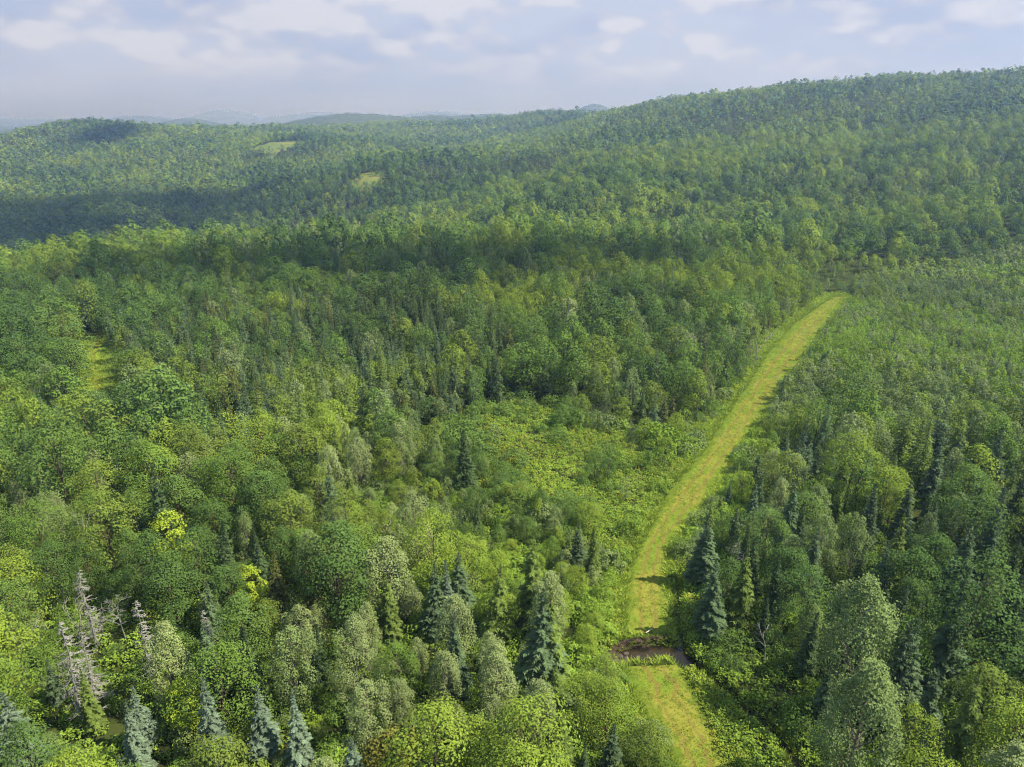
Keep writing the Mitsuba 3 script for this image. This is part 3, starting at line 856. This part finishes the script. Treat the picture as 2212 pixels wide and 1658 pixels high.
hh = np.where(dp < 18, np.minimum(hh, np.where(right, np.where(dl < 20, 1.5 + 0.6 * dl, 2.4 + 0.72 * dp), 3.2 + 1.1 * dp)), hh)
keep = ~(inside(strip_r, x, y) | (dist_to(water_poly, x, y) < 1.6))
big = (rng.random(len(x)) < 0.14) & (kind == "broadleaf") & (dp > 10) & ~inside(thicket, x, y) & (dist_to(clearing, x, y) > 12)
hh = np.where(big, hh * 1.35, hh)
for row in zip(x[keep], y[keep], z[keep], hh[keep], kind[keep]):
    TREES.append(row)
x, y = scatter(3.0, 90, 300)
z = ground_z(x, y)
keep = inside(conifer_zone, x, y) & in_view(x, y, z, 8) & ~open_ground(x, y, 2.0) & (rng.random(len(x)) < 0.36)
TREES += [(a, b, c_, h_, "spruce") for a, b, c_, h_ in zip(x[keep], y[keep], z[keep], rng.uniform(7, 12.5, int(keep.sum())))]
# stand 2: dense young regrowth right of the path
x, y = scatter(1.9, 60, 420)
z = ground_z(x, y)
keep = inside(regrowth, x, y) & in_view(x, y, z, 5) & ~open_ground(x, y, 1.0)
x, y, z = x[keep], y[keep], z[keep]
fa, fb = fields(x, y)
kk = rng.random(len(x))
kind = np.where(kk < 0.03, "spruce", np.where(kk < 0.34, "shrub", "sapling"))
hh = np.where(kind == "spruce", rng.uniform(4, 8, len(x)), np.where(kind == "shrub", rng.uniform(1.8, 3.2, len(x)), rng.uniform(2.4, 5.2, len(x)) * (0.7 + 0.7 * fa)))
TREES += list(zip(x, y, z, hh, kind))
# stand 3: shrubs of the clearing, the path's edges and under the near trees
x, y = scatter(2.3, 30, 200)
z = ground_z(x, y)
inc, ine = inside(clearing, x, y), np.zeros(len(x), bool)
de = np.minimum(dist_to(trail_poly, x, y), dist_to(lower_poly, x, y))
ine = de < 4.5
fa, fb = fields(x * 3, y * 3)
keep = in_view(x, y, z, 2) & ~open_ground(x, y, 0.9) & ~inside(regrowth, x, y)
keep &= ~(inside(strip_r, x, y) & (rng.random(len(x)) < 0.8))
keep &= np.where(inc, (fa > 0.46) | (rng.random(len(x)) < 0.15), np.where(ine, rng.random(len(x)) < 0.75, rng.random(len(x)) < np.where(np.hypot(x, y) < 115, 0.85, 0.4)))
x, y, z, inc = x[keep], y[keep], z[keep], inc[keep]
kk = rng.random(len(x))
kind = np.where(inc & (kk < 0.09), "broadleaf", np.where(kk < 0.14, "sapling", "shrub"))
hh = np.where(kind == "broadleaf", rng.uniform(4, 6, len(x)), 0) + np.where(kind == "broadleaf", 0, 1) * np.where(kind == "shrub", np.where(inc, rng.uniform(1.5, 4.0, len(x)), rng.uniform(1.3, 3.0, len(x))), rng.uniform(3, 5, len(x)))
TREES += list(zip(x, y, z, hh, kind))

X = np.array([t[0] for t in TREES]); Y = np.array([t[1] for t in TREES]); Z = np.array([t[2] for t in TREES])
HH = np.array([t[3] for t in TREES]); KIND = np.array([t[4] for t in TREES])
RAD = np.hypot(X, Y)
pl = np.array([(p[0], p[1]) for p in PLACED])
dpl, _ = cKDTree(pl).query(np.stack([X, Y], -1))
mid = G(np.array([211, 211]), np.array([735, 850]))
d0 = float(np.hypot(*mid[1]))
a_side = np.arctan2(*((mid[0] + mid[1]) / 2))
lateral = np.abs(np.arctan2(X, Y) - a_side) * RAD
low = (lateral < 5.5) & (RAD < d0 + 3) & (RAD > 60)
HH = np.where(low, np.minimum(HH, np.maximum(1.2, (H - 1.0) * (1 - RAD / d0))), HH)     # nothing tall hides the left path
# a tree keeps clear of the landmarks, and does not stand right in front of one
clear = (dpl > np.where(KIND == "shrub", 1.2, 2.6)) & ~((lateral < 3.8) & (RAD >= d0 - 2) & (RAD < d0 + 55))
for px, py, pz, ph, pk, pj, pt in PLACED:
    d = math.hypot(px, py)
    along, across = (X * px + Y * py) / d, np.abs(X * py - Y * px) / d
    hide = (across < 2.2) & (along < d) & (along > d - (4.5 if pk not in ("snag", "bare", "birch", "bare_crown", "lime") else 5.0)) & (HH > 2.2)
    clear &= ~hide
X, Y, Z, HH, KIND, RAD = (a[clear] for a in (X, Y, Z, HH, KIND, RAD))


def pose(x, y, z, s, rz, wide=1.0, tilt=(0, 0)):
    c, q = math.cos(rz), math.sin(rz)
    m = np.array([[c * s * wide, -q * s * wide, tilt[0] * s, x], [q * s * wide, c * s * wide, tilt[1] * s, y], [0, 0, s, z - 0.08], [0, 0, 0, 1]])
    return T(m)


def instance(key, model, to_world):
    scene[key] = {"type": "instance", "group": {"type": "ref", "id": model}, "to_world": to_world}


count = {}


def numbered(name):
    n = count.get(name, 0)
    count[name] = n + 1
    return name if n == 0 else f"{name}_{n:03d}"


NAMES = {"blue_spruce": "spruce_tree", "wide_spruce": "spruce_tree", "spruce": "spruce_tree", "poplar": "poplar_tree", "birch": "birch_tree", "lime": "broadleaf_tree", "broadleaf": "broadleaf_tree",
         "aspen": "aspen_tree", "sapling": "sapling", "shrub": "shrub", "rusty_shrub": "shrub", "snag": "dead_tree", "bare": "dead_tree", "bare_crown": "dead_tree"}
CATS = {"spruce_tree": "spruce tree", "poplar_tree": "poplar tree", "birch_tree": "birch tree", "broadleaf_tree": "broadleaf tree", "aspen_tree": "aspen tree", "sapling": "sapling", "shrub": "shrub", "dead_tree": "dead tree"}
for px, py, pz, ph, pk, pj, text in PLACED:
    key = numbered(NAMES[pk])
    lod = 0
    ms = MODELS[(pk, lod)]
    mk, mh, mr, pal = ms[(pj + (len(labels) if pk in ('blue_spruce', 'wide_spruce') else 0)) % len(ms)]
    instance(key, mk, pose(px, py, pz, ph / mh, rng.uniform(0, 6.28)))
    labels[key] = {"label": text, "category": CATS[NAMES[pk]]}

uu, vv, dep = project(np.stack([X, Y, Z + HH * 0.8], -1))
shown = (uu > 5) & (uu < 2207) & (vv > 5) & (vv < 1650)
LOD = np.select([RAD < 122, RAD < 320, RAD < 850], [0, 1, 2], 3)
STUFF = {"broadleaf": "broadleaf_forest", "aspen": "aspen_forest", "spruce": "spruce_forest", "sapling": "young_forest", "shrub": "undergrowth"}
STUFF_LABEL = {"broadleaf": "broadleaf forest covering the ridges and hills beyond the near trees", "aspen": "pale aspens scattered through the distant forest", "spruce": "dark spruces scattered through the distant forest",
               "sapling": "dense young growth filling the slope right of the path", "shrub": "low bushes under and between the trees"}
COLOR = {0: "mid green", 1: "yellow green", 2: "dark green", 3: "lime", 4: "olive green", 5: "fresh green", 7: "grey green", 8: "pale silvery green", 9: "blue green", 10: "very dark green", 11: "green", 12: "silvery blue", 13: "brownish green", 14: "bright green"}
ZONES = [(willow_zone, "in the pale lower left stand"), (conifer_zone, "in the dense conifer stand"), (thicket, "in the thicket below the clearing"), (clearing, "in the grassy clearing"),
         (regrowth, "in the young regrowth right of the path")]


def zone_of(x, y, u, v):
    """Where a tree stands, in words."""
    side = "left" if u < 737 else "middle" if u < 1475 else "right"
    edge_x = np.interp(y, [0, 60, 100, 150, 260], [20, 18, 22, 42, 110])
    p_ = shapely.Point(x, y)
    if water_poly.distance(p_) < 4:
        return "on the bank of the muddy stream"
    if trail_poly.distance(p_) < 3.5 or lower_poly.distance(p_) < 3.5:
        return f"along the {'right' if x > edge_x else 'left'} edge of the {'lower' if y < 66 else 'upper' if y > 130 else 'middle'} path"
    for g, t in ZONES:
        if shapely.contains_xy(g, x, y):
            if g is regrowth:
                return f"in the young regrowth, {'front' if y < 150 else 'middle' if y < 205 else 'back'} rows, " + ("path side" if u < 1750 else "centre" if u < 1950 else "frame side")
            return t + (", nearer half" if g.centroid.y > y else ", farther half")
    if u < 160 or u > 2050:
        return f"at the {'left' if u < 160 else 'right'} edge of the {'near' if v > 1100 else 'distant'} forest"
    if v > 1480:
        return f"at the bottom edge, {side} third"
    if math.hypot(x, y) > 290:
        return f"on the first ridge, {side} third"
    if x > edge_x:
        return "in the mixed forest right of the path, " + ("front rows" if v > 1250 else "middle rows" if v > 1050 else "back rows")
    return f"left of the path, {side} third, " + ("front rows" if v > 1250 else "middle rows" if v > 950 else "back rows")


NOUN = {"broadleaf": "broadleaf tree", "aspen": "aspen", "spruce": "spruce", "sapling": "sapling", "shrub": "bush"}
TALL = {"broadleaf": (8.5, 11.5), "aspen": (8.5, 11), "spruce": (8.5, 11.5), "sapling": (3, 4.5), "shrub": (1.9, 2.9)}
size = HH / np.hypot(RAD, H - Z)
quota = {}
for kind in STUFF:
    idx = np.where((KIND == kind) & shown)[0]
    idx = idx[np.argsort(-size[idx])]
    have = count.get(NAMES[kind], 0)
    quota[kind] = set(idx[: 298 - have].tolist())
serial = {}
PALE = inside(willow_zone, X, Y) & (KIND == 'aspen')
TONE = np.clip(0.5 + 2.4 * (meshkit.fbm(np.stack([X, Y, 0 * X], -1) / np.where(RAD > 700, 110, 38)[:, None] + 71, 3, 41) - 0.5), 0, 1)
for i in range(len(X)):
    kind = KIND[i]
    lod = LOD[i]
    if lod == 3 and kind in ("sapling", "shrub"):
        lod = 2
    ms = MODELS[(kind, lod)]
    # stands share a tone: colour drifts with place, with strays
    tone = np.clip(TONE[i] + 0.3 * PALE[i] + rng.normal(0, 0.22), 0, 0.999)
    mk, mh, mr, pal = sorted(ms, key=lambda a: (PAL[a[3]][1], a[0]))[int(tone * len(ms))]
    m = pose(X[i], Y[i], Z[i], HH[i] / mh, rng.uniform(0, 6.28), rng.uniform(0.88, 1.2) * (1.35 if RAD[i] > 1500 else 1.12 if RAD[i] > 900 else 1.0), rng.normal(0, 0.025, 2))
    if i in quota[kind]:
        key = numbered(NAMES[kind])
        lo_, hi_ = TALL[kind]
        text = f"{'small' if HH[i] < lo_ else 'tall' if HH[i] > hi_ else 'middling'} {COLOR[pal]} {NOUN[kind]} {zone_of(X[i], Y[i], uu[i], vv[i])}"
        labels[key] = {"label": text, "category": CATS[NAMES[kind]], "group": "alike: " + text}
    else:
        serial[kind] = serial.get(kind, 0) + 1
        key = f"{STUFF[kind]}__{serial[kind]:05d}"
        labels[STUFF[kind]] = {"label": STUFF_LABEL[kind], "category": "forest" if kind != "shrub" else "undergrowth", "kind": "stuff"}
    instance(key, mk, m)

# ------------------------------------------------------------------ grass and herbs
GRASS = {"short_grass": [tuft(401, 9, 0.22, 0.035, 0.3, 15), tuft(402, 9, 0.2, 0.035, 0.3, 16), tuft(403, 9, 0.25, 0.035, 0.3, 14)],
         "tall_grass": [tuft(411, 16, 0.7, 0.07, 0.45, 15, 0.9), tuft(412, 16, 0.6, 0.07, 0.45, 15, 1.0)],
         "meadow_herbs": [herb(421, 40, 0.6, 0.6, 0.22, 14), herb(422, 40, 0.8, 0.7, 0.24, 15), herb(423, 36, 0.6, 0.6, 0.2, 16), herb(424, 36, 0.7, 0.5, 0.16, 17)]}
for name, ms in GRASS.items():
    for j, m in enumerate(ms):
        scene[f"model_{name}_{j}"] = {"type": "shapegroup", "leaves": m.ply("foliage")}


def sow(name, x, y, choose, smin=0.7, smax=1.3):
    z = ground_z(x, y)
    k = in_view(x, y, z, 1)
    x, y, z = x[k], y[k], z[k]
    for i in range(len(x)):
        n = serial[name] = serial.get(name, 0) + 1
        instance(f"{name}__{n:05d}", f"model_{name}_{choose(x[i], y[i])}", pose(x[i], y[i], z[i] + 0.12, rng.uniform(smin, smax), rng.uniform(0, 6.28)))


def points_in(g, s):
    x0, y0, x1, y1 = g.bounds
    x = rng.uniform(x0, x1, int((x1 - x0) * (y1 - y0) / s / s))
    y = rng.uniform(y0, y1, len(x))
    k = inside(g, x, y)
    return x[k], y[k]


both = shapely.union_all([trail_poly, lower_poly, side_poly])
x, y = points_in(both, 0.42)
sow("short_grass", x, y, lambda a, b: rng.integers(3))
verge = shapely.union_all([both.buffer(2.2).difference(both.buffer(-0.45)), stream_poly.buffer(0.9)]).difference(shapely.union(pond_poly.buffer(0.3), stream_poly.buffer(-0.2)))
x, y = points_in(verge, 0.38)
sow("tall_grass", x, y, lambda a, b: rng.integers(2), 0.5, 1.2)
x, y = points_in(shapely.box(-75, 42, 60, 105).difference(both.buffer(1)).difference(water_poly.buffer(0.6)), 1.15)
sow("meadow_herbs", x, y, lambda a, b: 0, 0.9, 1.8)
herbs = shapely.union_all([clearing, strip_r,  both.buffer(5).difference(both.buffer(0.6)), sunny_gap.buffer(0.5)]).difference(water_poly.buffer(0.6))
x, y = points_in(herbs, 0.72)
gold = G(1090, 985)
sow("meadow_herbs", x, y, lambda a, b: 3 if math.hypot((a - gold[0]) / 5, (b - gold[1]) / 4) < 1 and rng.random() < 0.75 else rng.choice(4, p=[0.60, 0.27, 0.11, 0.02]))
labels["short_grass"] = {"label": "short mown grass blades on the paths", "category": "grass", "kind": "stuff"}
labels["tall_grass"] = {"label": "tall bright green grass along the path edges", "category": "grass", "kind": "stuff"}
labels["meadow_herbs"] = {"label": "leafy herbs and goldenrod in the clearing and along the paths", "category": "herbs", "kind": "stuff"}

# ------------------------------------------------------------------ small things by the pool
def rock(seed, s):
    r_ = np.random.default_rng(seed)
    m = trimesh.creation.icosphere(2, 1.0)
    v = m.vertices * (0.75 + 0.5 * meshkit.fbm(m.vertices * 1.3 + seed, 3, seed))[:, None] * s * [1.2, 0.9, 0.6]
    return (v, m.faces)


for k, (u, v, s) in enumerate([(1330, 1428, 0.45), (1342, 1433, 0.35), (1352, 1426, 0.4), (1362, 1431, 0.3), (1338, 1418, 0.38), (1352, 1412, 0.3), (1376, 1420, 0.26), (1320, 1423, 0.33)]):
    x, y = G(u, v, WATER_Z)
    key = numbered("rock")
    scene[key] = mikit.ply(rock(k + 1, s), "stone", smooth=30, to_world=T().translate([x, y, WATER_Z + 0.02]).rotate([0, 0, 1], 40 * k))
    labels[key] = {"label": "grey brown stone lying at the left end of the muddy pool", "category": "rock", "group": "stones at the left end of the muddy pool"}
m = Mesh()
a_, b_ = G(1394, 1378), G(1409, 1370)
z_ = float(ground_z(*a_)) + 0.25
tube(m, [[*a_, z_], [*(0.5 * a_ + 0.5 * b_), z_ + 0.06], [*b_, z_ + 0.05]], [0.06, 0.055, 0.03], 6, 21, rng)
tube(m, [[*(0.6 * a_ + 0.4 * b_), z_], [*(0.4 * a_ + 0.6 * b_ + [0.2, 0.15]), z_ + 0.15]], [0.04, 0.02], 5, 21, rng)
scene["fallen_branch"] = m.ply("bark")
labels["fallen_branch"] = {"label": "white bleached branch lying on the grass above the soil bank", "category": "branch"}
print("trees", len(X), {k: int((KIND == k).sum()) for k in STUFF}, "lods", np.bincount(LOD), serial, count)
